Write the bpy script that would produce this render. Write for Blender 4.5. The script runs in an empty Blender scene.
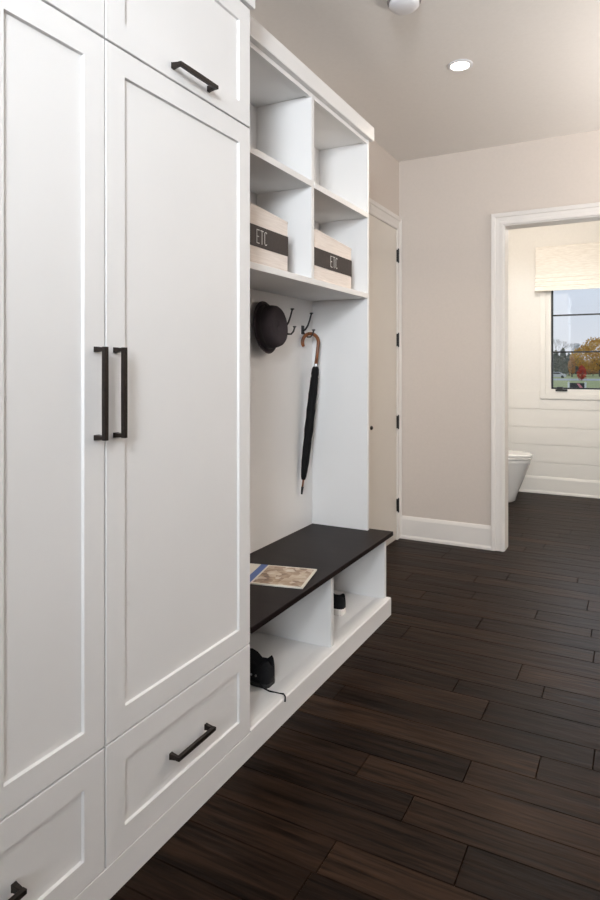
import bpy, bmesh, math, random
from mathutils import Vector, Matrix
random.seed(7)
C = bpy.context.scene.collection
PI = math.pi

# ------------------------------------------------------------------ materials
def mat(name, col, rough=0.5, metal=0.0, spec=0.5, emit=None, es=0.0):
    m = bpy.data.materials.new(name); m.use_nodes = True
    b = m.node_tree.nodes['Principled BSDF']
    b.inputs['Base Color'].default_value = (*col, 1)
    b.inputs['Roughness'].default_value = rough
    b.inputs['Metallic'].default_value = metal
    b.inputs['Specular IOR Level'].default_value = spec
    if emit:
        b.inputs['Emission Color'].default_value = (*emit, 1)
        b.inputs['Emission Strength'].default_value = es
    return m

def noisy(name, c1, c2, scale=(20, 20, 20), rough=0.5, bump=0.0, detail=4, spec=0.5, nscale=1.0):
    m = mat(name, c1, rough, spec=spec)
    nt = m.node_tree; N = nt.nodes; L = nt.links
    b = N['Principled BSDF']
    tc = N.new('ShaderNodeTexCoord'); mp = N.new('ShaderNodeMapping')
    mp.inputs['Scale'].default_value = scale
    no = N.new('ShaderNodeTexNoise'); no.inputs['Scale'].default_value = nscale
    no.inputs['Detail'].default_value = detail
    r = N.new('ShaderNodeValToRGB')
    r.color_ramp.elements[0].position = 0.3; r.color_ramp.elements[1].position = 0.7
    r.color_ramp.elements[0].color = (*c1, 1); r.color_ramp.elements[1].color = (*c2, 1)
    L.new(tc.outputs['Object'], mp.inputs['Vector']); L.new(mp.outputs[0], no.inputs['Vector'])
    L.new(no.outputs['Fac'], r.inputs['Fac']); L.new(r.outputs['Color'], b.inputs['Base Color'])
    if bump:
        bp = N.new('ShaderNodeBump'); bp.inputs['Strength'].default_value = bump
        bp.inputs['Distance'].default_value = 0.002
        L.new(no.outputs['Fac'], bp.inputs['Height']); L.new(bp.outputs[0], b.inputs['Normal'])
    return m

M = {}
M['cab'] = noisy('cabinet_paint', (.80, .79, .78), (.82, .81, .80), (3, 3, 3), 0.5, 0.02)
M['trim'] = noisy('trim_paint', (.74, .70, .66), (.76, .72, .68), (3, 3, 3), 0.6, 0.02, spec=.2)
M['wall'] = noisy('greige_wall_paint', (.60, .532, .475), (.62, .548, .49), (60, 60, 60), 0.75, 0.05)
M['bathwall'] = noisy('cream_wall_paint', (.79, .755, .705), (.81, .775, .725), (60, 60, 60), 0.75, 0.05)
M['shiplap'] = noisy('shiplap_paint', (.80, .765, .71), (.82, .785, .73), (3, 3, 3), 0.4, 0.02)
M['ceil'] = noisy('ceiling_paint', (.80, .765, .73), (.82, .785, .75), (60, 60, 60), 0.85, 0.05)
M['doorpaint'] = noisy('door_paint', (.70, .65, .585), (.72, .67, .605), (3, 3, 3), 0.42, 0.02)
M['bench'] = noisy('espresso_bench_wood', (.0095, .006, .0058), (.014, .009, .0084), (4, 40, 40), 0.42, 0.05, spec=.10)
M['bronze'] = noisy('dark_bronze_metal', (.020, .015, .013), (.036, .027, .022), (90, 90, 90), 0.38, 0.05)
M['bronze'].node_tree.nodes['Principled BSDF'].inputs['Metallic'].default_value = 0.6
M['black'] = mat('black_metal', (.012, .012, .012), 0.4, 0.3)
M['pewter'] = mat('pewter_metal', (.06, .06, .062), 0.38, 0.7)
M['felt'] = noisy('charcoal_felt', (.042, .034, .038), (.060, .049, .055), (300, 300, 300), 0.95, 0.3, spec=0.2)
M['band'] = noisy('hat_ribbon', (.026, .020, .022), (.034, .027, .029), (200, 20, 20), 0.6, 0.1)
M['umb'] = noisy('black_umbrella_cloth', (.0035, .0035, .004), (.008, .008, .009), (200, 200, 60), 0.75, 0.3, spec=.2)
M['cane'] = noisy('varnished_cane', (.10, .032, .010), (.27, .095, .030), (90, 90, 30), 0.28, 0.1)
M['bin'] = noisy('pale_woven_bin', (.76, .68, .62), (.86, .785, .725), (90, 12, 220), 0.8, 0.25)
M['binband'] = noisy('dark_brown_band', (.034, .025, .022), (.046, .034, .030), (90, 90, 90), 0.7, 0.15)
M['binprint'] = mat('white_print', (.62, .60, .57), 0.7)
M['shoe'] = noisy('black_canvas', (.006, .006, .007), (.012, .012, .014), (400, 400, 400), 0.85, 0.4, spec=.25)
M['rubber'] = noisy('white_rubber', (.80, .76, .72), (.85, .81, .77), (40, 40, 40), 0.55, 0.05)
M['blackrubber'] = mat('black_rubber', (.01, .01, .01), 0.6)
M['eyelet'] = mat('grey_eyelet', (.33, .33, .33), 0.35, 0.6)
M['porcelain'] = mat('white_porcelain', (.80, .77, .73), 0.12)
M['shade'] = noisy('woven_linen_shade', (.74, .685, .61), (.87, .82, .75), (18, 18, 130), 0.9, 0.6)
M['whiteplastic'] = mat('white_plastic', (.75, .74, .76), 0.3)
M['greyplastic'] = mat('grey_plastic', (.30, .28, .27), 0.45)
M['lamp'] = mat('lamp_lens', (1, .95, .88), 0.5, emit=(1, .90, .76), es=14)
M['chrome'] = mat('chrome', (.6, .6, .6), 0.2, 1.0)
M['paper'] = mat('paper_pages', (.74, .71, .65), 0.6)

# window glass: mostly clear, a little mirror
g = bpy.data.materials.new('window_glass'); g.use_nodes = True
nt = g.node_tree; nt.nodes.clear()
o_ = nt.nodes.new('ShaderNodeOutputMaterial'); mx = nt.nodes.new('ShaderNodeMixShader')
tr = nt.nodes.new('ShaderNodeBsdfTransparent'); gl = nt.nodes.new('ShaderNodeBsdfGlossy')
gl.inputs['Roughness'].default_value = 0.02; mx.inputs['Fac'].default_value = 0.05
nt.links.new(tr.outputs[0], mx.inputs[1]); nt.links.new(gl.outputs[0], mx.inputs[2]); nt.links.new(mx.outputs[0], o_.inputs[0])
M['glass'] = g

# hardwood floor: per-plank tone attribute + grain along X
def floor_mat():
    m = mat('dark_hardwood', (.03, .02, .015), 0.34, spec=.055)
    nt = m.node_tree; N = nt.nodes; L = nt.links; b = N['Principled BSDF']
    at = N.new('ShaderNodeAttribute'); at.attribute_name = 'tone'
    tc = N.new('ShaderNodeTexCoord'); mp = N.new('ShaderNodeMapping'); mp.inputs['Scale'].default_value = (2.2, 38, 1)
    add = N.new('ShaderNodeVectorMath'); add.operation = 'ADD'
    sc = N.new('ShaderNodeVectorMath'); sc.operation = 'SCALE'; sc.inputs['Scale'].default_value = 17.0
    L.new(at.outputs['Color'], sc.inputs[0])
    L.new(tc.outputs['Object'], mp.inputs['Vector']); L.new(mp.outputs[0], add.inputs[0]); L.new(sc.outputs[0], add.inputs[1])
    no = N.new('ShaderNodeTexNoise'); no.inputs['Scale'].default_value = 1.6; no.inputs['Detail'].default_value = 7
    no.inputs['Distortion'].default_value = 0.6
    L.new(add.outputs[0], no.inputs['Vector'])
    r1 = N.new('ShaderNodeValToRGB'); e = r1.color_ramp.elements
    e[0].position = 0.0; e[0].color = (.0115, .0068, .0046, 1)
    e[1].position = 1.0; e[1].color = (.029, .0168, .0106, 1)
    k = e.new(.6); k.color = (.0185, .0108, .0070, 1)
    sep = N.new('ShaderNodeSeparateColor'); L.new(at.outputs['Color'], sep.inputs[0]); L.new(sep.outputs[0], r1.inputs['Fac'])
    r2 = N.new('ShaderNodeValToRGB'); e = r2.color_ramp.elements
    e[0].position = 0.34; e[0].color = (.40, .38, .36, 1); e[1].position = 0.68; e[1].color = (1.75, 1.62, 1.5, 1)
    L.new(no.outputs['Fac'], r2.inputs['Fac'])
    mul = N.new('ShaderNodeMix'); mul.data_type = 'RGBA'; mul.blend_type = 'MULTIPLY'; mul.inputs['Factor'].default_value = 1
    L.new(r1.outputs['Color'], mul.inputs['A']); L.new(r2.outputs['Color'], mul.inputs['B'])
    L.new(mul.outputs['Result'], b.inputs['Base Color'])
    # hand-scraped undulation
    n2 = N.new('ShaderNodeTexNoise'); n2.inputs['Scale'].default_value = 1.0; n2.inputs['Detail'].default_value = 3
    mp2 = N.new('ShaderNodeMapping'); mp2.inputs['Scale'].default_value = (5, 22, 1)
    L.new(tc.outputs['Object'], mp2.inputs['Vector']); L.new(mp2.outputs[0], n2.inputs['Vector'])
    mr = N.new('ShaderNodeMapRange'); mr.inputs['To Min'].default_value = .30; mr.inputs['To Max'].default_value = .46
    L.new(no.outputs['Fac'], mr.inputs['Value']); L.new(mr.outputs[0], b.inputs['Roughness'])
    bp = N.new('ShaderNodeBump'); bp.inputs['Strength'].default_value = .55; bp.inputs['Distance'].default_value = .006
    ad = N.new('ShaderNodeMath'); ad.operation = 'MULTIPLY_ADD'; ad.inputs[1].default_value = .25
    L.new(no.outputs['Fac'], ad.inputs[0]); L.new(n2.outputs['Fac'], ad.inputs[2])
    L.new(ad.outputs[0], bp.inputs['Height']); L.new(bp.outputs[0], b.inputs['Normal'])
    return m
M['floor'] = floor_mat()

def cover_mat():   # the magazine's photograph: blotchy interior-like picture
    m = mat('cover_picture', (.4, .3, .2), 0.3)
    nt = m.node_tree; N = nt.nodes; L = nt.links; b = N['Principled BSDF']
    tc = N.new('ShaderNodeTexCoord'); vo = N.new('ShaderNodeTexVoronoi'); vo.inputs['Scale'].default_value = 38
    no = N.new('ShaderNodeTexNoise'); no.inputs['Scale'].default_value = 22; no.inputs['Detail'].default_value = 5
    L.new(tc.outputs['Object'], vo.inputs['Vector']); L.new(tc.outputs['Object'], no.inputs['Vector'])
    mixv = N.new('ShaderNodeMath'); mixv.operation = 'MULTIPLY_ADD'; mixv.inputs[1].default_value = .45
    sp = N.new('ShaderNodeSeparateColor'); L.new(vo.outputs['Color'], sp.inputs[0]); L.new(sp.outputs[0], mixv.inputs[0]); 
    sb = N.new('ShaderNodeMath'); sb.operation = 'MULTIPLY'; sb.inputs[1].default_value = .6; L.new(no.outputs['Fac'], sb.inputs[0])
    L.new(sb.outputs[0], mixv.inputs[2])
    r = N.new('ShaderNodeValToRGB'); e = r.color_ramp.elements
    e[0].position = .22; e[0].color = (.05, .035, .03, 1); e[1].position = .9; e[1].color = (.70, .66, .60, 1)
    for p, c in ((.35, (.20, .11, .06)), (.5, (.40, .29, .19)), (.65, (.52, .42, .32))):
        k = e.new(p); k.color = (*c, 1)
    L.new(mixv.outputs[0], r.inputs['Fac']); L.new(r.outputs['Color'], b.inputs['Base Color'])
    return m
M['cover'] = cover_mat()
M['coverblue'] = mat('cover_blue', (.03, .10, .36), 0.3)
M['covercream'] = mat('cover_cream', (.72, .68, .60), 0.35)
# outdoors
M['grass'] = noisy('lawn_grass', (.33, .36, .13), (.46, .45, .20), (.5, .5, .5), 0.95, 0)
M['road'] = noisy('pale_asphalt', (.42, .42, .42), (.50, .50, .49), (1, 1, 1), 0.9, 0)
M['orange'] = noisy('orange_leaves', (.62, .33, .07), (.80, .50, .13), (.8, .8, .8), 0.9, 0)
M['red'] = noisy('red_leaves', (.55, .05, .035), (.70, .10, .06), (3, 3, 3), 0.9, 0)
M['rust'] = noisy('rust_leaves', (.58, .30, .12), (.68, .38, .18), (1, 1, 1), 0.9, 0)
M['spruce'] = noisy('grey_green_needles', (.15, .19, .17), (.24, .28, .25), (1, 1, 1), 0.9, 0)
M['bark'] = noisy('grey_bark', (.10, .085, .075), (.16, .14, .13), (3, 3, 3), 0.9, 0)
M['palebark'] = noisy('pale_bare_bark', (.34, .34, .36), (.42, .42, .44), (3, 3, 3), 0.9, 0)
M['carpaint'] = mat('silver_car_paint', (.62, .63, .65), 0.25, 0.3)
M['carglass'] = mat('car_window', (.03, .035, .04), 0.1)
M['signdark'] = mat('sign_board_dark', (.03, .035, .04), 0.6)
M['signpink'] = mat('sign_pink', (.75, .28, .32), 0.6)
M['signwhite'] = mat('sign_white', (.85, .85, .85), 0.6)

# ------------------------------------------------------------------ mesh helper
class MB:
    def __init__(s): s.v = []; s.f = []
    def add(s, vs, fs):
        n = len(s.v); s.v += [tuple(v) for v in vs]; s.f += [tuple(i + n for i in f) for f in fs]; return s
    def box(s, x0, x1, y0, y1, z0, z1):
        return s.add([(x0,y0,z0),(x1,y0,z0),(x1,y1,z0),(x0,y1,z0),(x0,y0,z1),(x1,y0,z1),(x1,y1,z1),(x0,y1,z1)],
              [(0,3,2,1),(4,5,6,7),(0,1,5,4),(1,2,6,5),(2,3,7,6),(3,0,4,7)])
    def tube(s, pts, r, n=10, cap=True):
        pts = [Vector(p) for p in pts]; k = len(pts)
        rs = r if isinstance(r, (list, tuple)) else [r] * k
        vs = []; fs = []; up = None
        for i, p in enumerate(pts):
            t = (pts[min(i+1, k-1)] - pts[max(i-1, 0)]).normalized()
            if up is None:
                up = Vector((0,0,1)) if abs(t.z) < .9 else Vector((0,1,0))
            a = t.cross(up).normalized(); b = a.cross(t).normalized(); up = b
            for j in range(n):
                th = 2*PI*j/n
                vs.append(p + (a*math.cos(th) + b*math.sin(th)) * rs[i])
        for i in range(k-1):
            for j in range(n):
                fs.append((i*n+j, i*n+(j+1)%n, (i+1)*n+(j+1)%n, (i+1)*n+j))
        if cap: fs.append(tuple(range(n-1, -1, -1))); fs.append(tuple((k-1)*n+j for j in range(n)))
        return s.add(vs, fs)
    def lathe(s, prof, n=32, mtx=None, close=False):
        mtx = mtx or Matrix()
        vs = []; fs = []; k = len(prof)
        for (r, z) in prof:
            for j in range(n):
                th = 2*PI*j/n; vs.append(mtx @ Vector((r*math.cos(th), r*math.sin(th), z)))
        for i in range(k-1):
            for j in range(n):
                fs.append((i*n+j, i*n+(j+1)%n, (i+1)*n+(j+1)%n, (i+1)*n+j))
        if not close:
            fs.append(tuple(range(n-1, -1, -1))); fs.append(tuple((k-1)*n+j for j in range(n)))
        else:
            for j in range(n): fs.append(((k-1)*n+j, (k-1)*n+(j+1)%n, (j+1)%n, j))
        return s.add(vs, fs)
    def loft(s, rings, cap=True):
        n = len(rings[0]); vs = [p for r in rings for p in r]; fs = []
        for i in range(len(rings)-1):
            for j in range(n):
                fs.append((i*n+j, i*n+(j+1)%n, (i+1)*n+(j+1)%n, (i+1)*n+j))
        if cap: fs.append(tuple(range(n-1, -1, -1))); fs.append(tuple((len(rings)-1)*n+j for j in range(n)))
        return s.add(vs, fs)
    def prism(s, prof, axis, a0, a1):
        # prof: 2D points in the plane of the other two axes, extruded along axis
        def P(p, a): return (a, p[0], p[1]) if axis == 'x' else (p[0], a, p[1]) if axis == 'y' else (p[0], p[1], a)
        n = len(prof); vs = [P(p, a0) for p in prof] + [P(p, a1) for p in prof]
        fs = [(i, (i+1)%n, n+(i+1)%n, n+i) for i in range(n)] + [tuple(range(n-1, -1, -1)), tuple(range(n, 2*n))]
        return s.add(vs, fs)
    def build(s, name, m, parent=None, bevel=0, smooth=False, seg=2, sub=0):
        me = bpy.data.meshes.new(name); me.from_pydata(s.v, [], s.f)
        bm = bmesh.new(); bm.from_mesh(me); bmesh.ops.recalc_face_normals(bm, faces=bm.faces[:]); bm.to_mesh(me); bm.free()
        ms = m if isinstance(m, list) else [m]
        for q in ms: me.materials.append(q)
        o = bpy.data.objects.new(name, me); C.objects.link(o)
        if smooth:
            for p in me.polygons: p.use_smooth = True
        if bevel:
            b = o.modifiers.new('bevel', 'BEVEL'); b.width = bevel; b.segments = seg; b.limit_method = 'ANGLE'; b.angle_limit = math.radians(35)
            b.harden_normals = False
        if sub:
            q = o.modifiers.new('sub', 'SUBSURF'); q.levels = sub; q.render_levels = sub
        if parent:
            o.parent = parent
            if parent.type == 'EMPTY' or True:
                o.matrix_parent_inverse = world(parent).inverted()
        return o
def world(o):
    m = Matrix.LocRotScale(o.location, o.rotation_euler, o.scale)
    return world(o.parent) @ o.matrix_parent_inverse @ m if o.parent else m
def thing(name, label, cat, loc=(0,0,0), group=None, rot=0):
    o = bpy.data.objects.new(name, None); C.objects.link(o); o.location = loc; o.rotation_euler = (0, 0, rot)
    o.empty_display_size = .05
    return tag(o, label, cat, group)
def tag(o, label, cat, group=None):
    o['label'] = label; o['category'] = cat
    if group: o['group'] = group
    return o
def struct(o, label=None):
    o['kind'] = 'structure'
    if label: o['label'] = label
    return o

# ------------------------------------------------------------------ room shell
WX = -1.50; YE = 4.33; YB = 6.51; CZ = 2.69; RX = 3.4; Y0 = -3.4; BRX = .75
# floor of planks
def build_floor():
    rows = [1.483, 1.626, 1.742, 1.863, 1.980, 2.105, 2.223, 2.365, 2.474, 2.569, 2.720]
    seams = {1.483: -.378, 1.626: -.557, 1.863: -.45, 2.223: -.473, 2.474: -.308, 2.569: -.411}
    tones = {}
    ws = [.12, .145, .098, .125, .115, .15]
    i = 0
    lo = rows[0]
    while lo > Y0 - .2: lo -= ws[i % 6]; rows.insert(0, lo); i += 1
    hi = rows[-1]
    while hi < YB + .1: hi += ws[i % 6]; rows.append(hi); i += 1
    V = []; F = []; T = []
    x_lo, x_hi = WX - .1, RX + .1
    for a, b in zip(rows[:-1], rows[1:]):
        xs = [x_lo]
        key = [k for k in seams if abs(k - a) < 1e-4]
        if key:
            s0 = seams[key[0]]; xs = [x_lo] + ([s0 - random.uniform(.7, .95)] if s0 > -.5 else []) + [s0]
            x = s0
        else:
            x = x_lo + random.uniform(.15, 1.1); xs.append(x)
        while True:
            x += random.uniform(.45, 1.3)
            if x > x_hi - .1: break
            xs.append(x)
        xs.append(x_hi)
        xs = sorted(xs)
        for c, d in zip(xs[:-1], xs[1:]):
            n = len(V); e = .0007; t = .0024
            V += [(c, a, -.004), (d, a, -.004), (d, b, -.004), (c, b, -.004),
                  (c+e, a+e, -.0028), (d-e, a+e, -.0028), (d-e, b-e, -.0028), (c+e, b-e, -.0028),
                  (c+t, a+t, 0), (d-t, a+t, 0), (d-t, b-t, 0), (c+t, b-t, 0)]
            fs = [(n+8, n+9, n+10, n+11)]
            for q in range(4):
                fs.append((n+q, n+(q+1)%4, n+4+(q+1)%4, n+4+q)); fs.append((n+4+q, n+4+(q+1)%4, n+8+(q+1)%4, n+8+q))
            F += fs; tn = random.random() ** 1.3; T += [(tn, random.random(), random.random(), 1)] * len(fs)
    n = len(V)
    V += [(x_lo, rows[0], -.06), (x_hi, rows[0], -.06), (x_hi, rows[-1], -.06), (x_lo, rows[-1], -.06)]
    F.append((n+3, n+2, n+1, n)); T.append((0, 0, 0, 1))
    me = bpy.data.meshes.new('floor'); me.from_pydata(V, [], F); me.materials.append(M['floor'])
    ca = me.color_attributes.new('tone', 'FLOAT_COLOR', 'CORNER')
    for p in me.polygons:
        for li in p.loop_indices: ca.data[li].color = T[p.index]
    o = bpy.data.objects.new('floor', me); C.objects.link(o); struct(o, 'dark brown hardwood plank floor')
build_floor()
struct(MB().box(WX-.15, RX+.15, Y0-.15, YB+.15, CZ, CZ+.1).build('ceiling', M['ceil']))
struct(MB().box(WX-.12, WX, Y0-.12, YE+.06, -.05, CZ).build('wall_left', M['wall']))
struct(MB().box(RX, RX+.12, Y0-.12, YE+.06, -.05, CZ).build('wall_right', M['wall']))
# end wall with the washroom opening
OX0, OX1, OZ = -.772, .16, 2.158; TH = .12
w = MB(); w.box(WX, OX0-.012, YE, YE+TH/2, 0, CZ); w.box(OX1+.012, RX, YE, YE+TH/2, 0, CZ); w.box(OX0-.012, OX1+.012, YE, YE+TH/2, OZ+.012, CZ)
struct(w.build('wall_end', M['wall']))
w = MB(); w.box(WX, OX0-.012, YE+TH/2, YE+TH, 0, CZ); w.box(OX1+.012, RX, YE+TH/2, YE+TH, 0, CZ); w.box(OX0-.012, OX1+.012, YE+TH/2, YE+TH, OZ+.012, CZ)
struct(w.build('wall_washroom_front', M['bathwall']))
# jamb + casing of the opening (trim_1)
j = MB(); j.box(OX0-.012, OX0+.006, YE-.004, YE+TH+.004, 0, OZ+.012); j.box(OX1-.006, OX1+.012, YE-.004, YE+TH+.004, 0, OZ+.012)
j.box(OX0+.006, OX1-.006, YE-.004, YE+TH+.004, OZ-.006, OZ+.012)
struct(j.build('trim_1', M['trim'], bevel=.0015), 'white jamb lining of the washroom opening')
def casing_profile(w, y, t=.018):       # across the width (0 = opening side), stepped with a raised back band
    return [(0, 0), (0, .010), (.006, .014), (.020, .014), (.026, .011), (w-.030, .013), (w-.024, .020), (w-.004, .024), (w, .020), (w, 0)]
def casing_v(mb, xin, dirx, yface, z0, z1, w=.10):
    # vertical leg on a wall facing -Y ; dirx -1 = extends to -X
    pr = [(xin + dirx*a, yface - b) for a, b in casing_profile(w, 0)]
    mb.prism(pr, 'z', z0, z1)
cs = MB()
def mitred_casing(mb, x0, x1, z1, yface, w=.080):
    pr = casing_profile(w, 0)
    for k in range(3):
        A = []; B = []
        for a, b in pr:
            if k == 0: A.append((x0-a, yface-b, 0)); B.append((x0-a, yface-b, z1+a))
            if k == 1: A.append((x0-a, yface-b, z1+a)); B.append((x1+a, yface-b, z1+a))
            if k == 2: A.append((x1+a, yface-b, z1+a)); B.append((x1+a, yface-b, 0))
        mb.loft([A, B])
mitred_casing(cs, OX0, OX1, OZ, YE-.001)
struct(cs.build('trim_2', M['trim']), 'white moulded casing around the washroom opening')
# baseboards
def base_prof(h=.16): return [(0, 0), (.022, 0), (.022, .014), (.016, .022), (.014, .026), (.014, h-.024), (.011, h-.014), (.006, h-.004), (0, h)]
b = MB(); b.prism([(YE-a, z) for a, z in base_prof()], 'x', WX+.02, OX0-.080)
struct(b.build('baseboard_end', M['trim']))
b = MB(); b.prism([(YE-a, z) for a, z in base_prof()], 'x', OX1+.080, RX)
struct(b.build('baseboard_end_right', M['trim']))
b = MB(); b.prism([(RX-a, z) for a, z in base_prof()], 'y', Y0, YE-.02)
struct(b.build('baseboard_right', M['trim']))
b = MB(); b.prism([(WX+a, z) for a, z in base_prof()], 'y', 2.985, 3.57)
struct(b.build('baseboard_left', M['trim']))
# back wall of the hall, with an unseen window added and placed for the rear light
BW = (.45, 1.55, 1.50, 2.52)
w = MB(); w.box(WX, BW[0], Y0-.12, Y0, 0, CZ); w.box(BW[1], RX, Y0-.12, Y0, 0, CZ); w.box(BW[0], BW[1], Y0-.12, Y0, 0, BW[2]); w.box(BW[0], BW[1], Y0-.12, Y0, BW[3], CZ)
struct(w.build('wall_back', M['wall']))
w = MB()
for a in ((BW[0], BW[0]+.05, BW[2], BW[3]), (BW[1]-.05, BW[1], BW[2], BW[3]), (BW[0], BW[1], BW[2], BW[2]+.05), (BW[0], BW[1], BW[3]-.05, BW[3])):
    w.box(a[0], a[1], Y0-.09, Y0-.03, a[2], a[3])
wb = struct(w.build('added_rear_window', M['trim'])); 
MB().box(BW[0]+.05, BW[1]-.05, Y0-.063, Y0-.057, BW[2]+.05, BW[3]-.05).build('pane', M['glass'], wb)

# washroom walls
WIN = (-.723, .18, 1.008, 2.07)
struct(MB().box(WX-.12, WX, YE+.06, YB+.15, -.05, CZ).build('wall_washroom_left', M['bathwall']))
struct(MB().box(BRX, BRX+.12, YE+TH, YB, -.05, CZ).build('wall_washroom_right', M['bathwall']))
w = MB(); W0, W1, W2, W3 = WIN[0]-.045, WIN[1]+.045, WIN[2]-.045, WIN[3]+.045
w.box(WX, W0, YB, YB+.15, 0, CZ); w.box(W1, BRX+.12, YB, YB+.15, 0, CZ); w.box(W0, W1, YB, YB+.15, 0, W2); w.box(W0, W1, YB, YB+.15, W3, CZ)
struct(w.build('wall_washroom_back', M['bathwall']))
# shiplap wainscot boards with gaps
sl = MB(); zt = [.16, .299, .470, .639, .813, .985]
for a, c in zip(zt[:-1], zt[1:]):
    t = .0042
    if c < .93: sl.box(WX+.014, BRX, YB-.014, YB, a + t, c - t)
    else:
        sl.box(WX+.014, W0-.055, YB-.014, YB, a + t, c); sl.box(W1+.055, BRX, YB-.014, YB, a+t, c); sl.box(W0-.055, W1+.055, YB-.014, YB, a+t, W2-.055)
sl.box(WX+.014, BRX, YB-.003, YB-.0005, .05, .90)
sl2 = MB()
for a, c in zip(zt[:-1], zt[1:]):
    sl2.box(WX, WX+.014, YE+TH, YB, a+.003, c-.003)
sl2.box(WX, WX+.005, YE+TH, YB, .05, .98)
struct(sl.build('trim_3', M['shiplap'], bevel=.0012), 'cream shiplap boards under the washroom window')
struct(sl2.build('trim_4', M['shiplap'], bevel=.0012), 'cream shiplap boards on the washroom side wall')
b = MB(); b.prism([(YB-.012-a, z) for a, z in base_prof(.165)], 'x', WX+.02, BRX)
struct(b.build('baseboard_washroom', M['shiplap']))

# window_1 : jamb, casing, black sash, muntins, glass, latch
wn = thing('window_1', 'black framed washroom window under the woven shade, white casing', 'window', (WIN[0], YB, WIN[2]))
wn['kind'] = 'structure'
del wn['category']
f = MB()
for (a0, a1, c0, c1) in ((W0, WIN[0], W2, W3), (WIN[1], W1, W2, W3), (WIN[0], WIN[1], W2, WIN[2]), (WIN[0], WIN[1], WIN[3], W3)):
    f.box(a0, a1, YB-.012, YB+.13, c0, c1)
f.build('window_jamb', M['shiplap'], wn)
f = MB(); k = .05
for (a0, a1, c0, c1) in ((W0-k, W0, W2-k, W3+k), (W1, W1+k, W2-k, W3+k), (W0, W1, W2-k, W2), (W0, W1, W3, W3+k)):
    f.box(a0, a1, YB-.026, YB-.0145 if c0 < 1 and c1 < 1 else YB-.001, c0, c1)
f.build('window_casing', M['shiplap'], wn, bevel=.002)
f = MB(); k = .014
for (a0, a1, c0, c1) in ((WIN[0], WIN[0]+k, WIN[2], WIN[3]), (WIN[1]-k, WIN[1], WIN[2], WIN[3]), (WIN[0], WIN[1], WIN[2], WIN[2]+k), (WIN[0], WIN[1], WIN[3]-k, WIN[3])):
    f.box(a0, a1, YB+.035, YB+.075, c0, c1)
f.build('window_sash', M['black'], wn)
for z in (1.364, 1.718):
    MB().box(WIN[0]+k, WIN[1]-k, YB+.045, YB+.065, z-.007, z+.007).build('muntin', M['black'], wn)
MB().box(WIN[0]+k, WIN[1]-k, YB+.0535, YB+.0565, WIN[2]+k, WIN[3]-k).build('pane', M['glass'], wn)
lt = MB().box(-.680, -.575, YB-.030, YB+.034, .988, 1.0079); lt.box(-.668, -.615, YB-.03, YB+.02, 1.0079, 1.030)
lt.build('window_latch', M['black'], wn, bevel=.003)

# woven roman shade
sh = MB(); pr = [(0, 2.372), (-.045, 2.372), (-.052, 2.36), (-.050, 2.10)]
zz = 2.10
for i in range(4):
    d = .058 + .008*i
    pr += [(-d-.004, zz-.012), (-d-.010, zz-.030-.004*i), (-d-.002, zz-.036-.003*i)]; zz -= .036 + .002*i
pr += [(-.055, 1.955), (-.030, 1.955), (-.030, 2.32), (0, 2.32)]
sh.prism([(YB-.027+a, z) for a, z in pr], 'x', -.855, .32)
shade = sh.build('roman_shade', M['shade'], bevel=.004)
tag(shade, 'cream woven roman shade pulled up over the washroom window', 'window shade')

# toilet
t = thing('toilet', 'white one-piece toilet with closed lid against the washroom side wall', 'toilet', (-1.486, 5.97, 0))
def tring(x0, x1, hw, z, n=28, yc=5.97):     # D shape: back flat at x0, round nose at x1
    pts = []; L_ = x1 - x0
    for i in range(n):
        th = 2*PI*i/n; cx = math.cos(th); sy = math.sin(th)
        ex = 1 if cx > 0 else .35
        x = (x0 + L_*.42) + (L_*.58 if cx > 0 else L_*.42) * math.copysign(abs(cx)**(1 if cx > 0 else .4), cx)
        y = yc + hw * math.copysign(abs(sy)**(.8 if cx > 0 else .55), sy)
        pts.append((x, y, z))
    return pts
bw = MB(); bw.loft([tring(-1.38, -.985, .115, 0), tring(-1.38, -.965, .12, .012), tring(-1.38, -.945, .125, .08), tring(-1.38, -.905, .14, .18), tring(-1.38, -.862, .165, .29), tring(-1.38, -.835, .180, .36), tring(-1.38, -.825, .184, .395)])
bw.build('bowl', M['porcelain'], t, smooth=True)
bw = MB(); bw.loft([tring(-1.30, -.822, .184, .397), tring(-1.30, -.816, .187, .402), tring(-1.30, -.816, .187, .410), tring(-1.30, -.822, .184, .414)]); bw.build('seat', M['porcelain'], t, smooth=False, bevel=.002)
bw = MB(); bw.loft([tring(-1.30, -.820, .185, .416), tring(-1.30, -.816, .187, .422), tring(-1.30, -.818, .186, .436), tring(-1.30, -.84, .17, .443)]); bw.build('lid', M['porcelain'], t, bevel=.002)
MB().box(-1.485, -1.305, 5.79, 6.15, .34, .74).build('tank', M['porcelain'], t, bevel=.02, seg=4)
MB().box(-1.486, -1.30, 5.78, 6.16, .742, .77).build('tank_lid', M['porcelain'], t, bevel=.008, seg=3)

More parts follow.
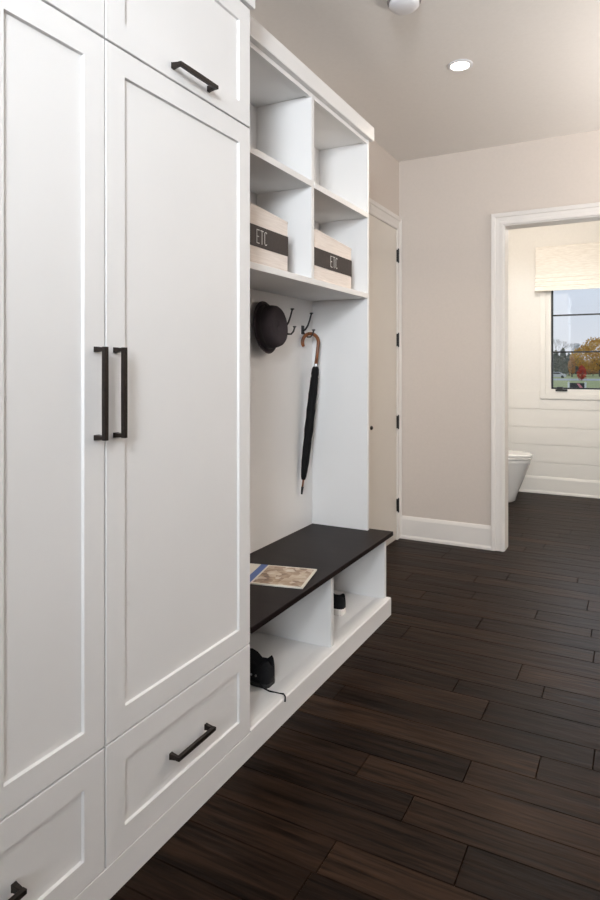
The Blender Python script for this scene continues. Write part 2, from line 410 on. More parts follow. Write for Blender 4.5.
# ------------------------------------------------------------------ door on the left wall
DZ = 2.192; DY0, DY1 = 3.665, 4.262
cs = MB(); pr = casing_profile(.092, 0)
def mitred_casing_l(mb, y0, y1, z1, xface, pr0, pr1):
    for k in range(3):
        A = []; B = []
        for (a, bb), (a2, b2) in zip(pr0, pr1):
            if k == 0: A.append((xface+bb, y0-a, 0)); B.append((xface+bb, y0-a, z1+a))
            if k == 1: A.append((xface+bb, y0-a, z1+a)); B.append((xface+b2, y1+a2, z1+a))
            if k == 2: A.append((xface+bb, y1+a2, z1+a)); B.append((xface+bb, y1+a2, 0))
        mb.loft([A, B])
narrow = [(a*.066/.092, bb) for a, bb in pr]
mitred_casing_l(cs, DY0, DY1, DZ, WX+.001, pr, narrow)
struct(cs.build('trim_5', M['trim']), 'white casing round the side door near the corner')
dr = struct(MB().box(WX+.001, WX+.009, DY0+.003, DY1-.003, .012, DZ-.003).build('door_1', M['doorpaint'], bevel=.0012), 'plain cream side door with black hinges beside the bench')
for z in (2.004, 1.411, .832, .246):
    h = MB(); h.tube([(WX+.022, DY1-.003, z-.045), (WX+.022, DY1-.003, z+.045)], .0055, 12)
    h.box(WX+.009, WX+.0225, DY1-.009, DY1-.002, z-.043, z+.043)
    h.tube([(WX+.022, DY1-.001, z-.051), (WX+.022, DY1-.001, z-.045)], .0045, 8); h.tube([(WX+.022, DY1-.001, z+.045), (WX+.022, DY1-.001, z+.051)], .0045, 8)
    h.build('hinge', M['black'], dr)
MB().lathe([(.012, 0), (.014, .003), (.010, .012), (.006, .014)], 16, Matrix.Translation((WX+.009, 3.765, .832)) @ Matrix.Rotation(PI/2, 4, 'Y')).build('keyhole_cover', M['bronze'], dr, smooth=True)

# ------------------------------------------------------------------ tall cabinets
FX = -1.065                    # front face of doors
def shaker(y0, y1, z0, z1, x=FX, th=.020, st=.060, rec=.007, sl=.0022):
    mb = MB(); a = y0 + .0011; b = y1 - .0011; c = z0 + .0011; d = z1 - .0011
    V = []
    def ring(i, xx): V.extend([(xx, a+i, c+i), (xx, b-i, c+i), (xx, b-i, d-i), (xx, a+i, d-i)])
    ring(0, x-th); ring(0, x-.0012); ring(.0012, x); ring(st, x); ring(st+sl, x-rec)
    F = [(3, 2, 1, 0)]
    for r in range(4):
        for q in range(4): F.append((r*4+q, r*4+(q+1)%4, r*4+4+(q+1)%4, r*4+4+q))
    F.append((16, 17, 18, 19)); return mb.add(V, F)
def bar_handle(cy, cz, L, vertical, x=FX):
    mb = MB(); H = L/2
    def P(dx, t, s): return (x+dx, cy+s, cz+t) if vertical else (x+dx, cy+t, cz+s)
    st = .027
    # bar: slightly waisted square section
    rings = []
    for t, w_, d_ in ((-H, .0050, .0055), (-H*.6, .0058, .0050), (0, .0062, .0048), (H*.6, .0058, .0050), (H, .0050, .0055)):
        rings.append([P(st-d_, t, -w_), P(st+d_, t, -w_), P(st+d_, t, w_), P(st-d_, t, w_)])
    mb.loft(rings)
    for sgn in (-1, 1):
        r = []
        for dx, hw, off in ((0, .0085, .0), (.004, .0075, .0), (st-.002, .0052, .0)):
            tt = sgn*(H-.0055-off)
            r.append([P(dx, tt-hw*.75, -hw), P(dx, tt+hw*.75, -hw), P(dx, tt+hw*.75, hw), P(dx, tt-hw*.75, hw)])
        mb.loft(r)
    return mb
LAB = 'dark bronze bar handle'
def tall_cabinet(y0, y1, splits, label, hside):
    root = thing('tall_cabinet', label, 'cabinet', ((WX+.001+FX)/2, (y0+y1)/2, .075), 'white tall built-in cabinets')
    bd = MB(); bd.box(WX+.002, FX-.022, y0+.001, y1-.001, .0775, 2.40)
    bd.build('body', M['cab'], root)
    return root
# right unit (next to the bench)
A = tall_cabinet(1.062, 1.672, None, 'tall white shaker cabinet beside the bench, single long door above one drawer', 0)
def door(name, y0, y1, z0, z1, parent, h=None):
    o = shaker(y0, y1, z0, z1).build(name, M['cab'], parent)
    if h:
        q = bar_handle(*h).build('handle', M['bronze'], o, bevel=.0009); q['label'] = LAB
    return o
door('door', 1.062, 1.672, .3575, 1.965, A, (1.0925, 1.161, .208, True))
door('upper_door', 1.062, 1.672, 1.968, 2.338, A, (1.374, 2.003, .166, False))
door('drawer', 1.062, 1.672, .077, .3555, A, (1.364, .213, .162, False))
B_ = tall_cabinet(.42, 1.060, None, 'tall white shaker cabinet at the left edge, two narrow doors over a wide drawer', 0)
door('door', .738, 1.060, .3575, 1.965, B_, (1.0335, 1.161, .208, True))
door('door', .42, .738, .3575, 1.965, B_)
door('upper_door', .42, 1.060, 1.968, 2.338, B_, (.74, 2.003, .172, False))
door('drawer', .42, 1.060, .077, .3555, B_, (.74, .213, .172, False))
# crowns: flat fascia with a small cap, parts of their cabinets
def crown(y0, y1, x, z0, z1, parent, end=True, name='crown'):
    mb = MB(); mb.prism([(x-.045, z0), (x, z0), (x+.002, z0+.004), (x+.002, z1-.004), (x-.002, z1), (x-.045, z1)], 'y', y0, y1)
    return mb.build(name, M['cab'], parent)
crown(.42, 1.060, FX+.010, 2.341, 2.47, B_)
crown(1.0605, 1.682, FX+.010, 2.341, 2.47, A)
# plinth running under everything
pl = MB(); pl.prism([(WX+.003, 0), (FX, 0), (FX, .0755), (FX-.001, .0765), (WX+.003, .0765)], 'y', .42, 1.6735)
pl.prism([(FX-.10, 0), (FX, 0), (FX, .081), (FX-.004, .085), (FX-.022, .085), (FX-.10, .0765)], 'y', 1.6735, 2.958)
pl.prism([(WX+.003, 0), (FX-.10, 0), (FX-.10, .070), (WX+.003, .070)], 'y', 1.6735, 2.955)
p = pl.build('plinth', M['cab']); tag(p, 'long white plinth board running under cabinets and bench along the floor', 'plinth')

# ------------------------------------------------------------------ bench
BX = -1.090
bn = thing('bench', 'built-in bench with espresso wood top over two open white shoe bays', 'bench', (-1.28, 2.32, .0765))
BY0, BY1 = 1.674, 2.958
bt = MB().box(WX+.003, -1.062, BY0, 2.984, .384, .405); bt.build('bench_top', M['bench'], bn, bevel=.0025)
MB().box(WX+.010, FX-.023, BY0+.018, 2.318, .0770, .079).build('bay_floor', M['cab'], bn)
MB().box(WX+.010, FX-.023, 2.345, 2.936, .0770, .079).build('bay_floor', M['cab'], bn)
MB().box(WX+.010, BX, 2.936, BY1, .0772, .3838).build('end_panel', M['cab'], bn, bevel=.001)
MB().box(WX+.010, BX, BY0, BY0+.018, .0772, .3838).build('end_panel', M['cab'], bn, bevel=.001)
MB().box(WX+.010, BX, 2.320, 2.343, .0772, .3838).build('divider', M['cab'], bn, bevel=.001)
MB().box(WX+.002, WX+.010, BY0, BY1, .0772, .3838).build('back_panel', M['cab'], bn)

# ------------------------------------------------------------------ cubby unit above
UX = -1.180
cu = thing('cubby_unit', 'white open cubby unit with four compartments above the coat hooks', 'shelf unit', (-1.34, 2.32, .406))
CB = -1.445     # cubby back
MB().box(WX+.012, UX, 2.936, 2.956, .4055, 2.36).build('side_panel', M['cab'], cu, bevel=.0008)
MB().box(WX+.012, UX, 1.674, 1.692, .4055, 2.36).build('side_panel', M['cab'], cu, bevel=.0008)
MB().box(WX+.002, WX+.012, 1.674, 2.956, .4055, 2.36).build('back_panel', M['cab'], cu)
MB().box(WX+.0125, CB, 1.6925, 2.9355, 1.562, 2.338).build('cubby_back', M['cab'], cu)
MB().box(CB+.0002, UX+.001, 1.6925, 2.9355, 1.562, 1.586).build('shelf', M['cab'], cu, bevel=.001)
MB().box(CB+.0002, UX+.001, 1.6925, 2.3195, 1.963, 1.988).build('shelf', M['cab'], cu, bevel=.001)
MB().box(CB+.0002, UX+.001, 2.3455, 2.9355, 1.963, 1.988).build('shelf', M['cab'], cu, bevel=.001)
MB().box(CB+.0002, UX, 2.320, 2.345, 1.5865, 2.3395).build('divider', M['cab'], cu, bevel=.001)
MB().box(WX+.0125, UX-.004, 1.6925, 2.9355, 2.340, 2.358).build('top_panel', M['cab'], cu)
MB().box(UX-.020, UX-.002, 1.6925, 2.9355, 2.332, 2.3395).build('top_rail', M['cab'], cu)
mb = MB(); mb.prism([(UX-.03, 2.352), (UX+.018, 2.352), (UX+.020, 2.356), (UX+.020, 2.418), (UX+.016, 2.423), (WX+.002, 2.423), (WX+.002, 2.3605), (UX-.03, 2.3605)], 'y', 1.692, 2.976)
mb.build('crown', M['cab'], cu)

# ------------------------------------------------------------------ storage bins with ETC band
def storage_bin(y0, y1, label, tc):
    x0, x1, z0, z1 = -1.425, -1.191, 1.5865, 1.799
    drop = .022
    root = thing('storage_bin', label, 'storage bin', ((x0+x1)/2, (y0+y1)/2, z0), 'storage bins in the cubbies')
    t = .006; mb = MB(); mb.box(x0, x1, y0, y1, z0, z0+t)
    mb.box(x1-t, x1, y0, y1, z0+t, z1); mb.box(x0, x0+t, y0, y1, z0+t, z1)
    mb.box(x0+t, x1-t, y0, y0+t, z0+t, z1); mb.box(x0+t, x1-t, y1-t, y1, z0+t, z1)
    def slope(q):      # the soft rim sags towards the far end
        q.v = [(a, b, c - drop*(b-y0)/(y1-y0) if c > z0+.1 else c) for a, b, c in q.v]; return q
    slope(mb).build('bin_body', M['bin'], root, bevel=.0015)
    # rolled rim
    r = MB(); r.box(x0-.001, x1+.0012, y0-.0012, y0+t+.001, z1-.004, z1+.004); r.box(x0-.001, x1+.0012, y1-t-.001, y1+.0012, z1-.004, z1+.004)
    r.box(x1-t-.001, x1+.0012, y0, y1, z1-.004, z1+.004); r.box(x0-.001, x0+t+.001, y0, y1, z1-.004, z1+.004)
    slope(r).build('rim', M['bin'], root, bevel=.001)
    b0, b1 = 1.648, 1.723
    bb = MB(); bb.box(x1, x1+.0022, y0-.001, y1+.001, b0, b1); bb.box(x0+.02, x1, y0-.0022, y0, b0, b1); bb.box(x0+.02, x1, y1, y1+.0022, b0, b1)
    bb.build('band', M['binband'], root)
    # letters E T C, tall and thin
    X0, X1 = x1+.0022, x1+.0028; h = .050; zb = (b0+b1)/2 - h/2; s = .0030; w = .019
    L = MB()
    def bar(ya, yb, za, zb_): L.box(X0, X1, ya, yb, za, zb_)
    y = tc - .037
    bar(y, y+s, zb, zb+h)
    for q in (0, .5, 1): 
        zq = zb + q*(h-s); bar(y+s, y+(w if q != .5 else w*.8), zq, zq+s)
    y = tc - .011
    bar(y, y+.021, zb+h-s, zb+h); bar(y+.009, y+.012, zb, zb+h-s)
    y = tc + .017; r_ = .009; cyy = y + r_
    pts = []
    for k in range(9): th = math.radians(20 + 160*k/8); pts.append((cyy + r_*math.cos(th), zb+h-r_ + r_*math.sin(th)))
    for k in range(9): th = math.radians(180 + 160*k/8); pts.append((cyy + r_*math.cos(th), zb+r_ + r_*math.sin(th)))
    inn = [(cyy + (a-cyy)*(1-s/r_), (zb+h-r_ if i < 9 else zb+r_) + ((c-(zb+h-r_ if i < 9 else zb+r_)))*(1-s/r_)) for i, (a, c) in enumerate(pts)]
    n = len(pts); vs = [(X1, *q) for q in pts] + [(X1, *q) for q in inn] + [(X0, *q) for q in pts] + [(X0, *q) for q in inn]
    fs = []
    for i in range(n-1): fs += [(i, i+1, n+i+1, n+i), (2*n+i, 2*n+i+1, i+1, i), (n+i, n+i+1, 3*n+i+1, 3*n+i)]
    L.add(vs, fs)
    q = L.build('lettering', M['binprint'], root); q['label'] = 'white thin letters ETC'
storage_bin(1.752, 2.138, 'pale bin with dark ETC band in the cubby nearest the tall cabinet', 1.945)
storage_bin(2.362, 2.757, 'pale bin with dark ETC band in the far right lower cubby', 2.560)

# ------------------------------------------------------------------ coat hooks
HXW = WX + .0122
def hook(y, z, label):
    root = thing('coat_hook', label, 'coat hook', (HXW, y, z), 'black double coat hooks')
    MB().box(HXW, HXW+.005, y-.013, y+.013, z-.022, z+.022).build('wall_plate', M['pewter'], root, bevel=.0015)
    x = HXW+.005
    up = MB(); up.tube([(x-.001, y, z-.004), (x+.012, y, z+.002), (x+.026, y, z+.022), (x+.036, y, z+.048), (x+.043, y, z+.072), (x+.046, y, z+.080)], [.0050, .0050, .0045, .0042, .0042, .0046], 10)
    up.lathe([(.003, -.004), (.0095, 0), (.010, .002), (.006, .005)], 16, Matrix.Translation((x+.046, y, z+.081)))
    up.build('upper_prong', M['pewter'], root, smooth=True)
    lo = MB(); lo.tube([(x-.001, y, z-.012), (x+.010, y, z-.026), (x+.024, y, z-.036), (x+.040, y, z-.036), (x+.052, y, z-.024), (x+.057, y, z-.010), (x+.058, y, z-.004)], [.0050, .0048, .0045, .0042, .0042, .0042, .0046], 10)
    lo.lathe([(.003, -.004), (.009, 0), (.0095, .002), (.006, .005)], 16, Matrix.Translation((x+.058, y, z-.003)))
    lo.build('lower_prong', M['pewter'], root, smooth=True)
hook(2.825, 1.407, 'black double coat hook with the umbrella hanging from it')
hook(2.625, 1.412, 'empty black double coat hook between the hat and the umbrella')
hook(2.385, 1.412, 'black double coat hook behind the hanging charcoal hat')

# ------------------------------------------------------------------ hat
hat = thing('hat', 'charcoal felt hat hanging on its brim with crown facing out', 'hat', (-1.43, 2.412, 1.39))
hm = Matrix.Translation((-1.462, 2.412, 1.395)) @ Matrix.Rotation(math.radians(4), 4, 'Z') @ Matrix.Rotation(math.radians(90-6), 4, 'Y')
outer = [(.1155, .006), (.118, .009), (.116, .0115), (.105, .009), (.100, .008), (.0965, .012), (.0955, .030), (.0935, .052), (.089, .068), (.081, .077), (.068, .079), (.050, .074), (.025, .070), (.0005, .069)]
inner = [(.0005, .066), (.050, .071), (.066, .075), (.078, .074), (.086, .066), (.0905, .051), (.0925, .030), (.0935, .010), (.098, .004), (.105, .005)]
MB().lathe(outer + inner, 48, hm, close=True).build('hat_body', M['felt'], hat, smooth=True)
MB().lathe([(.0978, .013), (.0968, .032), (.0955, .032), (.0962, .013)], 48, hm, close=True).build('hat_band', M['band'], hat, smooth=False)

# ------------------------------------------------------------------ umbrella
um = thing('umbrella', 'black folded umbrella with curved wooden crook handle hanging from a hook', 'umbrella', (-1.40, 2.87, 1.2))
hook_pt = Vector((-1.443, 2.825, 1.371+.0045))          # lowest saddle of the lower prong
d1 = Vector((.66, .75, 0)).normalized()                # crook plane direction
top = Vector((-1.4405, 2.822, 1.3775))
R = .043; rc = .0088
cc = top + Vector((0, 0, -R + rc + .001))
tip = Vector((-1.466, 2.775, .588)); 
s0 = cc + d1*R
pts = []; 
e0 = cc - d1*R
pts.append(e0 + Vector((0,0,-.022)) + d1*.006); pts.append(e0 + Vector((0,0,-.010)) + d1*.001)
for k in range(0, 13):
    th = PI - PI*k/12; pts.append(cc + d1*R*math.cos(th) + Vector((0,0,R*math.sin(th))))
ax = (tip - s0).normalized()
pts.append(s0 + ax*.05); pts.append(s0 + ax*.118)
c_ = MB(); c_.tube(pts, [.0072] + [rc]*(len(pts)-1), 14); c_.build('crook_handle', M['cane'], um, smooth=True)
c_ = MB(); c_.tube([s0+ax*.110, s0+ax*.126], .0093, 14); c_.build('collar', M['eyelet'], um)
Lt = (tip - s0).length
a_ = ax.cross(Vector((0,1,0))).normalized(); b_ = ax.cross(a_).normalized()
rings = []; n = 40
for (t_, r_) in ((.124, .012), (.135, .0165), (.16, .0185), (.175, .0165), (.20, .019), (.26, .0205), (.34, .0215), (.44, .0215), (.54, .0195), (.60, .0185), (.645, .0155), (.675, .0125), (.69, .009)):
    ring = []
    for j in range(n):
        th = 2*PI*j/n + t_*5; rr = r_*(1 + .16*abs(math.sin(4*th)) - .08)
        ring.append(s0 + ax*t_ + (a_*math.cos(th) + b_*math.sin(th))*rr)
    rings.append(ring)
MB().loft(rings).build('canopy', M['umb'], um, smooth=True)
MB().lathe([(.0196, -.006), (.0200, 0), (.0196, .006)], 24, Matrix.Translation(s0+ax*.185) @ ax.to_track_quat('Z', 'Y').to_matrix().to_4x4()).build('strap', M['umb'], um)
MB().tube([s0+ax*.685, s0+ax*(Lt-.035)], .0048, 10).build('tip_rod', M['cane'], um, smooth=True)
MB().tube([s0+ax*(Lt-.037), tip], [.0065, .0045], 12).build('ferrule', M['black'], um, smooth=True)

# ------------------------------------------------------------------ magazine
mg = thing('magazine', 'glossy magazine with a blue stripe and room picture lying on the bench', 'magazine', (-1.23, 2.14, .405))
u_ = Vector((-.976, -.218, 0)).normalized(); v_ = Vector((.218, -.976, 0)).normalized()
O_ = Vector((-1.127, 2.267, .4052)); Wm = .222; Lm = .285
def slab(a0, a1, b0, b1, z0, z1, mb=None):
    mb = mb or MB(); q = [O_ + u_*a + v_*b for a, b in ((a0, b0), (a1, b0), (a1, b1), (a0, b1))]
    vs = [(p.x, p.y, O_.z+z0) for p in q] + [(p.x, p.y, O_.z+z1) for p in q]
    return mb.add(vs, [(0,3,2,1),(4,5,6,7),(0,1,5,4),(1,2,6,5),(2,3,7,6),(3,0,4,7)])
slab(.001, Lm-.001, .001, Wm-.001, 0, .0045).build('pages', M['paper'], mg)
slab(0, Lm, 0, Wm, .0046, .0052).build('cover', M['covercream'], mg)
slab(.010, .198, .009, Wm-.009, .0052, .0055).build('cover_picture', M['cover'], mg)
slab(.206, .236, 0, Wm, .0052, .0055).build('cover_stripe', M['coverblue'], mg)['label'] = 'blue stripe across the cover'

# ------------------------------------------------------------------ shoes
def shoe(heel, rot, label, hgt, L, sole_m, laces, wide=.040):
    """low canvas sneaker, heel at +y end, toe towards -y, local coords, z up"""
    root = thing('sneaker', label, 'shoe', (heel[0], heel[1], heel[2]), 'sneakers in the bench bays', rot)
    base = Matrix.Translation(heel) @ Matrix.Rotation(rot, 4, 'Z')
    def T(x, y, z): return base @ Vector((x, y, z))
    st = [0, .02, .06, .13, .22, .30, .38, .46, .55, .66, .78, .88, .95, .99, 1.0]
    wd = [.42, .70, .82, .86, .84, .80, .78, .80, .88, .98, 1.0, .90, .66, .36, .15]
    sh_ = .030 if sole_m is M['rubber'] else .014
    so = MB(); R0 = []; 
    for lvl, k in ((0, .98), (.004, 1.03), (sh_-.003, 1.03), (sh_+.001, .97)):
        left = [T(-wd[i]*wide*k, -st[i]*L*1.0 + .004*(k-1)*10*(1 if i == 0 else 0), lvl) for i in range(len(st))]
        right = [T(wd[i]*wide*k, -st[i]*L, lvl) for i in range(len(st))][::-1]
        R0.append(left + right)
    so.loft(R0); q = so.build('sole', sole_m, root, smooth=False, bevel=.001)
    hs = [.72, .95, 1.0, .82, .80, 1.0, 1.14, 1.12, .95, .74, .60, .50, .40, .30, .22]
    op = [0, .6, 1, 1, 1, 1, .5, .1, 0, 0, 0, 0, 0, 0, 0]
    rings = []
    for i, s in enumerate(st):
        w = wd[i]*wide*.97; h = hs[i]*(hgt-sh_); z = sh_-.001
        cl = [(1, 0), (1.03, .3), (.97, .58), (.82, .82), (.55, .95), (.28, .99), (0, 1)]
        o2 = [(1, 0), (1.02, .3), (.95, .6), (.86, .85), (.78, 1.0), (.66, .95), (0, .25)]
        pr = [(a*(1-op[i])+c*op[i], b*(1-op[i])+d*op[i]) for (a, b), (c, d) in zip(cl, o2)]
        pts = [T(a*w, -s*L, z+b*h) for a, b in pr] + [T(-a*w, -s*L, z+b*h) for a, b in pr[:-1]][::-1]
        rings.append(pts)
    MB().loft(rings).build('upper', M['shoe'], root, smooth=True)
    # eyelets along the throat and two vent eyelets low on each flank
    for s_, hh in ((.40, .78), (.47, .74), (.54, .66), (.19, .30), (.27, .30)):
        for sg in (-1, 1):
            if hh < .5 and not laces: continue
            i = max(q for q in range(len(st)) if st[q] <= s_); f_ = (s_-st[i])/(st[i+1]-st[i])
            w_ = (wd[i]*(1-f_)+wd[i+1]*f_)*wide*.97*(1.015 if hh < .5 else .88); h = hh*(hgt-sh_)+sh_
            c = base @ Matrix.Translation((sg*w_, -s_*L, h)) @ Matrix.Rotation(sg*PI/2*.95, 4, 'Y')
            MB().lathe([(.0040, -.002), (.0042, .001), (.0018, .0022)], 12, c).build('eyelet', M['eyelet'], root, smooth=True)
    lc = MB()
    for k, s in enumerate((.40, .47, .54)):
        h = (1.0, .97, .88)[k]*(hgt-sh_) + sh_ + .002
        lc.tube([T(-wide*.75, -s*L, h*.78), T(-wide*.3, -(s-.01)*L, h*.98), T(wide*.3, -(s+.01)*L, h*.98), T(wide*.75, -s*L, h*.78)], .0018, 8)
    lc.build('laces', M['shoe'], root, smooth=True)
    return root
FZ = .0795
n1 = shoe((-1.150, 1.950, FZ), math.radians(-90), 'black low shoe with trailing lace in the near bench bay', .098, .250, M['blackrubber'], True, .040)
l_ = MB().tube([(-1.185, 1.912, FZ+.030), (-1.160, 1.905, FZ+.010), (-1.135, 1.908, FZ+.003), (-1.115, 1.910, FZ+.0025), (-1.095, 1.908, FZ+.0045), (-1.078, 1.906, FZ+.0085), (-1.0635, 1.893, FZ+.0085), (-1.0605, 1.886, FZ-.006)], .0028, 8)
l_.build('loose_lace', M['shoe'], n1, smooth=True)
n2 = shoe((-1.186, 2.668, FZ), math.radians(-88), 'black canvas sneaker with white rubber sole in the far bench bay', .090, .255, M['rubber'], False, .036)

# ------------------------------------------------------------------ ceiling fittings
def can_light(x, y, label, z=CZ):
    root = thing('recessed_light', label, 'ceiling light', (x, y, z-.012), 'recessed ceiling lights')
    m_ = Matrix.Translation((x, y, z))
    MB().lathe([(.046, -.0005), (.060, -.0005), (.060, -.004), (.050, -.008), (.044, -.006)], 36, m_, close=True).build('trim_ring', M['whiteplastic'], root, smooth=False)
    MB().lathe([(.0, -.0005), (.0435, -.0005), (.0435, -.0045), (.0, -.0055)], 32, m_).build('lens', M['lamp'], root, smooth=False)
can_light(-.756, 3.082, 'lit round recessed light in the hall ceiling ahead of the smoke detector')
sd = thing('smoke_detector', 'round white smoke detector on the hall ceiling', 'smoke detector', (-.82, 2.43, CZ-.04))
m_ = Matrix.Translation((-.82, 2.43, CZ))
MB().lathe([(.0, -.0005), (.066, -.0005), (.068, -.006), (.066, -.012), (.0, -.012)], 40, m_).build('base_ring', M['greyplastic'], sd, smooth=False)
MB().lathe([(.060, -.0122), (.061, -.022), (.052, -.032), (.030, -.038), (.0, -.039)], 40, m_).build('cover', M['whiteplastic'], sd, smooth=True)

# lamps, daylight and added fill lights -------------------------------------------------
def area(name, loc, size, power, col, rot=(0,0,0), sy=None, shape='DISK', spread=180):
    l = bpy.data.lights.new(name, 'AREA'); l.energy = power; l.color = col; l.size = size; l.shape = shape
    if sy: l.shape = 'RECTANGLE'; l.size_y = sy
    l.spread = math.radians(spread)
    o = bpy.data.objects.new(name, l); C.objects.link(o); o.location = loc; o.rotation_euler = rot; return o
area('recessed_lamp', (-.756, 3.082, CZ-.012), .085, 5, (1, .86, .70), spread=120)
area('added_bounce_fill', (-.50, .50, 2.33), .40, 8, (.90, .95, 1), (PI, 0, 0), spread=140)  # added fill aimed at the ceiling, standing for a bounced flash
area('added_far_fill', (1.4, 3.3, 1.45), .35, 82, (1, .95, .90), (PI, 0, 0), spread=160)  # no fixture here: added fill to brighten far ceiling and end wall
key = area('added_key_light', (.16, -.95, 2.42), .55, 18, (.88, .94, 1), spread=88)  # added unseen key light, high behind the camera, for cubbies and doors
key.rotation_euler = (Vector((-.85, 2.6, 1.95)) - key.location).to_track_quat('-Z', 'Y').to_euler()
area('added_rear_fill', ((BW[0]+BW[1])/2, Y0+.02, (BW[2]+BW[3])/2), 1.0, 88, (.88, .94, 1), (PI/2 + math.radians(16), 0, 0), sy=.95, spread=110)  # added fill at the unseen rear window, tilted up to spare the floor
pl_ = bpy.data.lights.new('washroom_lamp', 'POINT'); pl_.energy = 33; pl_.color = (1, .95, .89); pl_.shadow_soft_size = .14
po = bpy.data.objects.new('washroom_lamp', pl_); C.objects.link(po); po.location = (-.70, 5.10, 2.40)
area('washroom_daylight', (-.27, YB-.10, 1.50), .80, 8, (.90, .95, 1), (-PI/2, 0, 0), sy=.85)

# ------------------------------------------------------------------ outdoors
GZ = -1.4
gr = MB(); gr.box(-260, 260, YB+.5, 420, GZ-.3, GZ).build('ground', M['grass']); struct(bpy.data.objects['ground'], 'green lawn beyond the washroom window')
rd = MB(); rd.box(-200, 200, 133, 152, GZ, GZ+.03).build('road', M['road']); struct(bpy.data.objects['road'], 'pale road crossing behind the lawn')
cam_s, cam_c = math.sin(math.atan(336/632)), math.cos(math.atan(336/632))
def spot(px, d):      # ground point straight beyond a given direction
    u = (px-300)/632; return (d*(u*cam_c-cam_s), d*(u*cam_s+cam_c))
def rnd(): return random.uniform(-1, 1)
def branches(mb, p, dirv, ln, r, depth, spread=.5):
    q = p + dirv*ln; mb.tube([p, q], [r, r*.65], 5, cap=False)
    if depth == 0: return [q]
    ends = []
    for k in range(3):
        nd = (dirv + Vector((rnd(), rnd(), rnd()*.5+.15))*spread).normalized()
        ends += branches(mb, q, nd, ln*.72, r*.62, depth-1, spread)
    return ends
def leaf_cloud(center, rad, n, size, trunk_skip=.0):
    mb = MB()
    for _ in range(n):
        while True:
            v = Vector((rnd(), rnd(), rnd()))
            if .25 < v.length < 1: break
        v = v.normalized() * (v.length**.5)
        lump = .98 + .11*math.sin(5*v.x+3*v.z) + .09*math.sin(7*v.y-4*v.z)
        p = Vector((center[0]+v.x*rad[0]*lump, center[1]+v.y*rad[1]*lump, center[2]+v.z*rad[2]*lump))
        a = Vector((rnd(), rnd(), rnd())).normalized()*size; b = a.cross(Vector((rnd(), rnd(), rnd()))).normalized()*size*.7
        mb.add([p-a, p+b, p+a, p-b], [(0, 1, 2, 3)])
    return mb
def tree(px, d, h, w, m, label, cz=.62, trunk=True, n=1400, ls=.28, group='trees beyond the lawn', name='autumn_tree', low=.22):
    x, y = spot(px, d)
    root = thing(name, label, 'tree', (x, y, GZ), group)
    tk = MB(); tk.tube([(x, y, GZ), (x, y, GZ+h*.25), (x+.1, y, GZ+h*.55)], [h*.03, h*.022, h*.01], 8)
    for k in range(5):
        a = 2*PI*k/5; tk.tube([(x, y, GZ+h*.25), (x+math.cos(a)*w*.25, y+math.sin(a)*w*.25, GZ+h*.6)], [h*.012, h*.005], 6)
    tk.build('trunk', M['bark'], root)
    zc = GZ + h*(1+low)/2
    leaf_cloud((x, y, zc), (w/2, w/2, h*(1-low)/2), n, ls).build('crown', m, root)
tree(600, 172, 10.2, 13.5, M['orange'], 'broad orange autumn tree right of the window view', n=3400, ls=.30, low=.16)
tree(582, 122, 2.9, 1.7, M['red'], 'small bright red tree standing by the road', n=900, ls=.11, low=.04)
tree(572, 165, 5.6, 1.8, M['rust'], 'slim rust coloured tree between the evergreens and orange tree', n=700, ls=.18, low=.1)
tree(593, 185, 4.2, 4.5, M['rust'], 'low rust coloured tree under the broad orange crown', n=800, ls=.2, low=.1)
for i, (px, d, h, w, lb) in enumerate(((556, 180, 7.4, 4.2, 'grey green evergreen directly behind the parked car'), (563, 186, 8.2, 4.4, 'tallest grey green evergreen, second from the window frame'), (569, 194, 6.8, 3.8, 'grey green evergreen next to the rust coloured tree'), (548, 190, 8.0, 5, 'grey green evergreen partly behind the window frame'))):
    x, y = spot(px, d); root = thing('evergreen_tree', lb, 'tree', (x, y, GZ), 'evergreens beyond the road')
    MB().tube([(x, y, GZ), (x, y, GZ+h*.9)], [.18, .04], 8).build('trunk', M['bark'], root)
    mb = MB()
    for _ in range(1500):
        t_ = random.random()**.8; r_ = w/2*(1-t_)**.7*math.sqrt(random.random())+.05; a = random.random()*2*PI
        p = Vector((x+r_*math.cos(a), y+r_*math.sin(a), GZ+.3+t_*(h-.3)))
        A1 = Vector((rnd(), rnd(), rnd()*.4)).normalized()*.26; B1 = A1.cross(Vector((rnd(), rnd(), rnd()))).normalized()*.16
        mb.add([p-A1, p+B1, p+A1, p-B1], [(0, 1, 2, 3)])
    mb.build('crown', M['spruce'], root)
for i, (px, d, h, lb) in enumerate(((554, 265, 16.5, 'tall bare grey tree rising behind the evergreens'), (572, 285, 15.2, 'bare grey tree above the rust coloured tree'), (583, 310, 15.5, 'bare grey tree rising behind the orange crown'))):
    x, y = spot(px, d); o = MB(); branches(o, Vector((x, y, GZ)), Vector((0, 0, 1)), h*.30, .16, 5, .62)
    tag(o.build('bare_tree', M['palebark']), lb, 'tree', 'bare trees far away')
# hedge line far behind
hx = MB()
for _ in range(7000):
    px = random.uniform(530, 640); d = random.uniform(228, 240); x, y = spot(px, d)
    p = Vector((x, y, GZ+random.random()**.8*(4.8+1.2*math.sin(px*.35))))
    A1 = Vector((rnd(), rnd(), rnd())).normalized()*.5; B1 = A1.cross(Vector((rnd(), rnd(), rnd()))).normalized()*.4
    hx.add([p-A1, p+B1, p+A1, p-B1], [(0, 1, 2, 3)])
hd = hx.build('hedge_foliage', M['spruce']); hd['kind'] = 'stuff'; hd['label'] = 'dull green thicket closing the far end of the lawn'; hd['category'] = 'hedge'
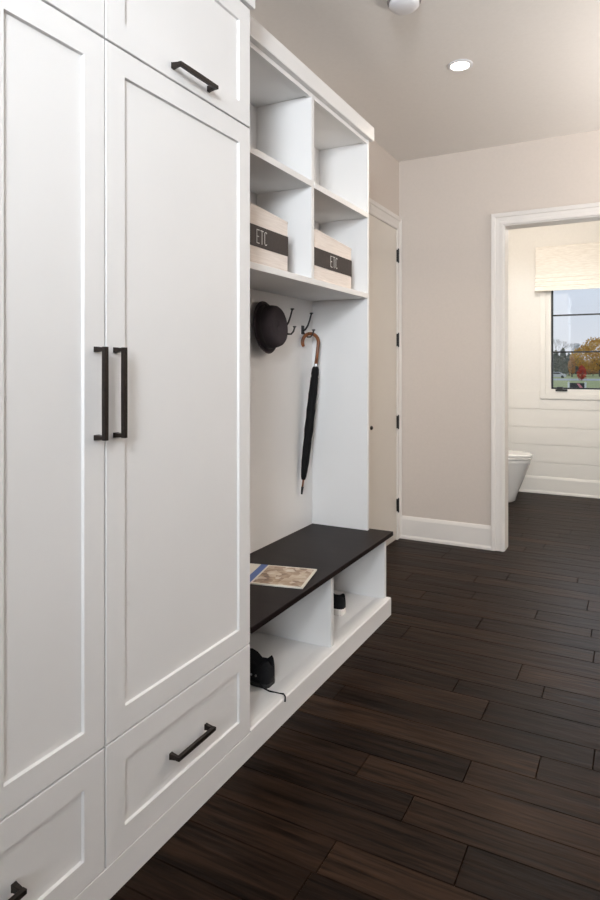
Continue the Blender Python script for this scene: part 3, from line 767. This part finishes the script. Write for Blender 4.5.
# car
x, y = spot(556.5, 150)
car = thing('car', 'silver car on the road seen through the washroom window', 'car', (x, y, GZ+.03))
prof = [(-2.2, .35), (-2.15, .75), (-1.5, .88), (-.9, 1.35), (.7, 1.38), (1.4, .95), (2.1, .85), (2.2, .4), (2.0, .25), (-2.0, .25)]
MB().prism([(x+a, GZ+.03+z) for a, z in prof], 'y', y-.85, y+.85).build('car_body', M['carpaint'], car, bevel=.06)
MB().prism([(x+a, GZ+.03+z) for a, z in [(-1.3, .90), (-.85, 1.27), (.65, 1.29), (1.15, .95)]], 'y', y-.865, y+.865).build('side_window', M['carglass'], car)
for a in (-1.35, 1.35):
    for b2 in (-.86, .66):
        MB().lathe([(.31, 0), (.31, .2)], 20, Matrix.Translation((x+a, y+b2, GZ+.34)) @ Matrix.Rotation(-PI/2, 4, 'X')).build('wheel', M['blackrubber'], car)
# sign on the lawn
x, y = spot(577, 72)
sg = thing('yard_sign', 'low dark sign board with a pink slash between white posts on the lawn', 'sign', (x, y, GZ))
for a in (-.98, .78): MB().box(x+a, x+a+.2, y-.06, y+.06, GZ, GZ+.92).build('post', M['signwhite'], sg)
MB().box(x-.78, x+.78, y-.03, y+.03, GZ+.12, GZ+.80).build('board', M['signdark'], sg)
MB().prism([(x-.05, GZ+.74), (x+.25, GZ+.74), (x+.62, GZ+.25), (x+.32, GZ+.25)], 'y', y-.04, y-.031).build('slash', M['signpink'], sg)

# sky ---------------------------------------------------------------
wld = bpy.data.worlds.new('overcast_sky'); bpy.context.scene.world = wld; wld.use_nodes = True
nt = wld.node_tree; N = nt.nodes; L = nt.links
bg = N['Background']; tc = N.new('ShaderNodeTexCoord'); sp = N.new('ShaderNodeSeparateXYZ'); rp = N.new('ShaderNodeValToRGB')
L.new(tc.outputs['Generated'], sp.inputs[0]); L.new(sp.outputs['Z'], rp.inputs['Fac'])
e = rp.color_ramp.elements; e[0].position = 0.0; e[0].color = (.76, .79, .84, 1); e[1].position = .5; e[1].color = (.55, .68, .88, 1)
k = e.new(.12); k.color = (.66, .74, .86, 1)
L.new(rp.outputs['Color'], bg.inputs['Color']); bg.inputs['Strength'].default_value = 1.15

# camera ---------------------------------------------------------------
cd = bpy.data.cameras.new('camera'); cam = bpy.data.objects.new('camera', cd); C.objects.link(cam)
cam.location = (0, 0, 1.22); cam.rotation_euler = (PI/2, 0, math.atan(336/632))
cd.sensor_fit = 'VERTICAL'; cd.sensor_height = 36; cd.sensor_width = 24; cd.lens = 632/900*36; cd.shift_y = -83/900
cd.clip_start = .02; cd.clip_end = 1000
sc = bpy.context.scene; sc.camera = cam
sc.view_settings.view_transform = 'Standard'; sc.view_settings.look = 'None'; sc.view_settings.gamma = 1; sc.view_settings.use_curve_mapping = False
sc.view_settings.exposure = -0.17
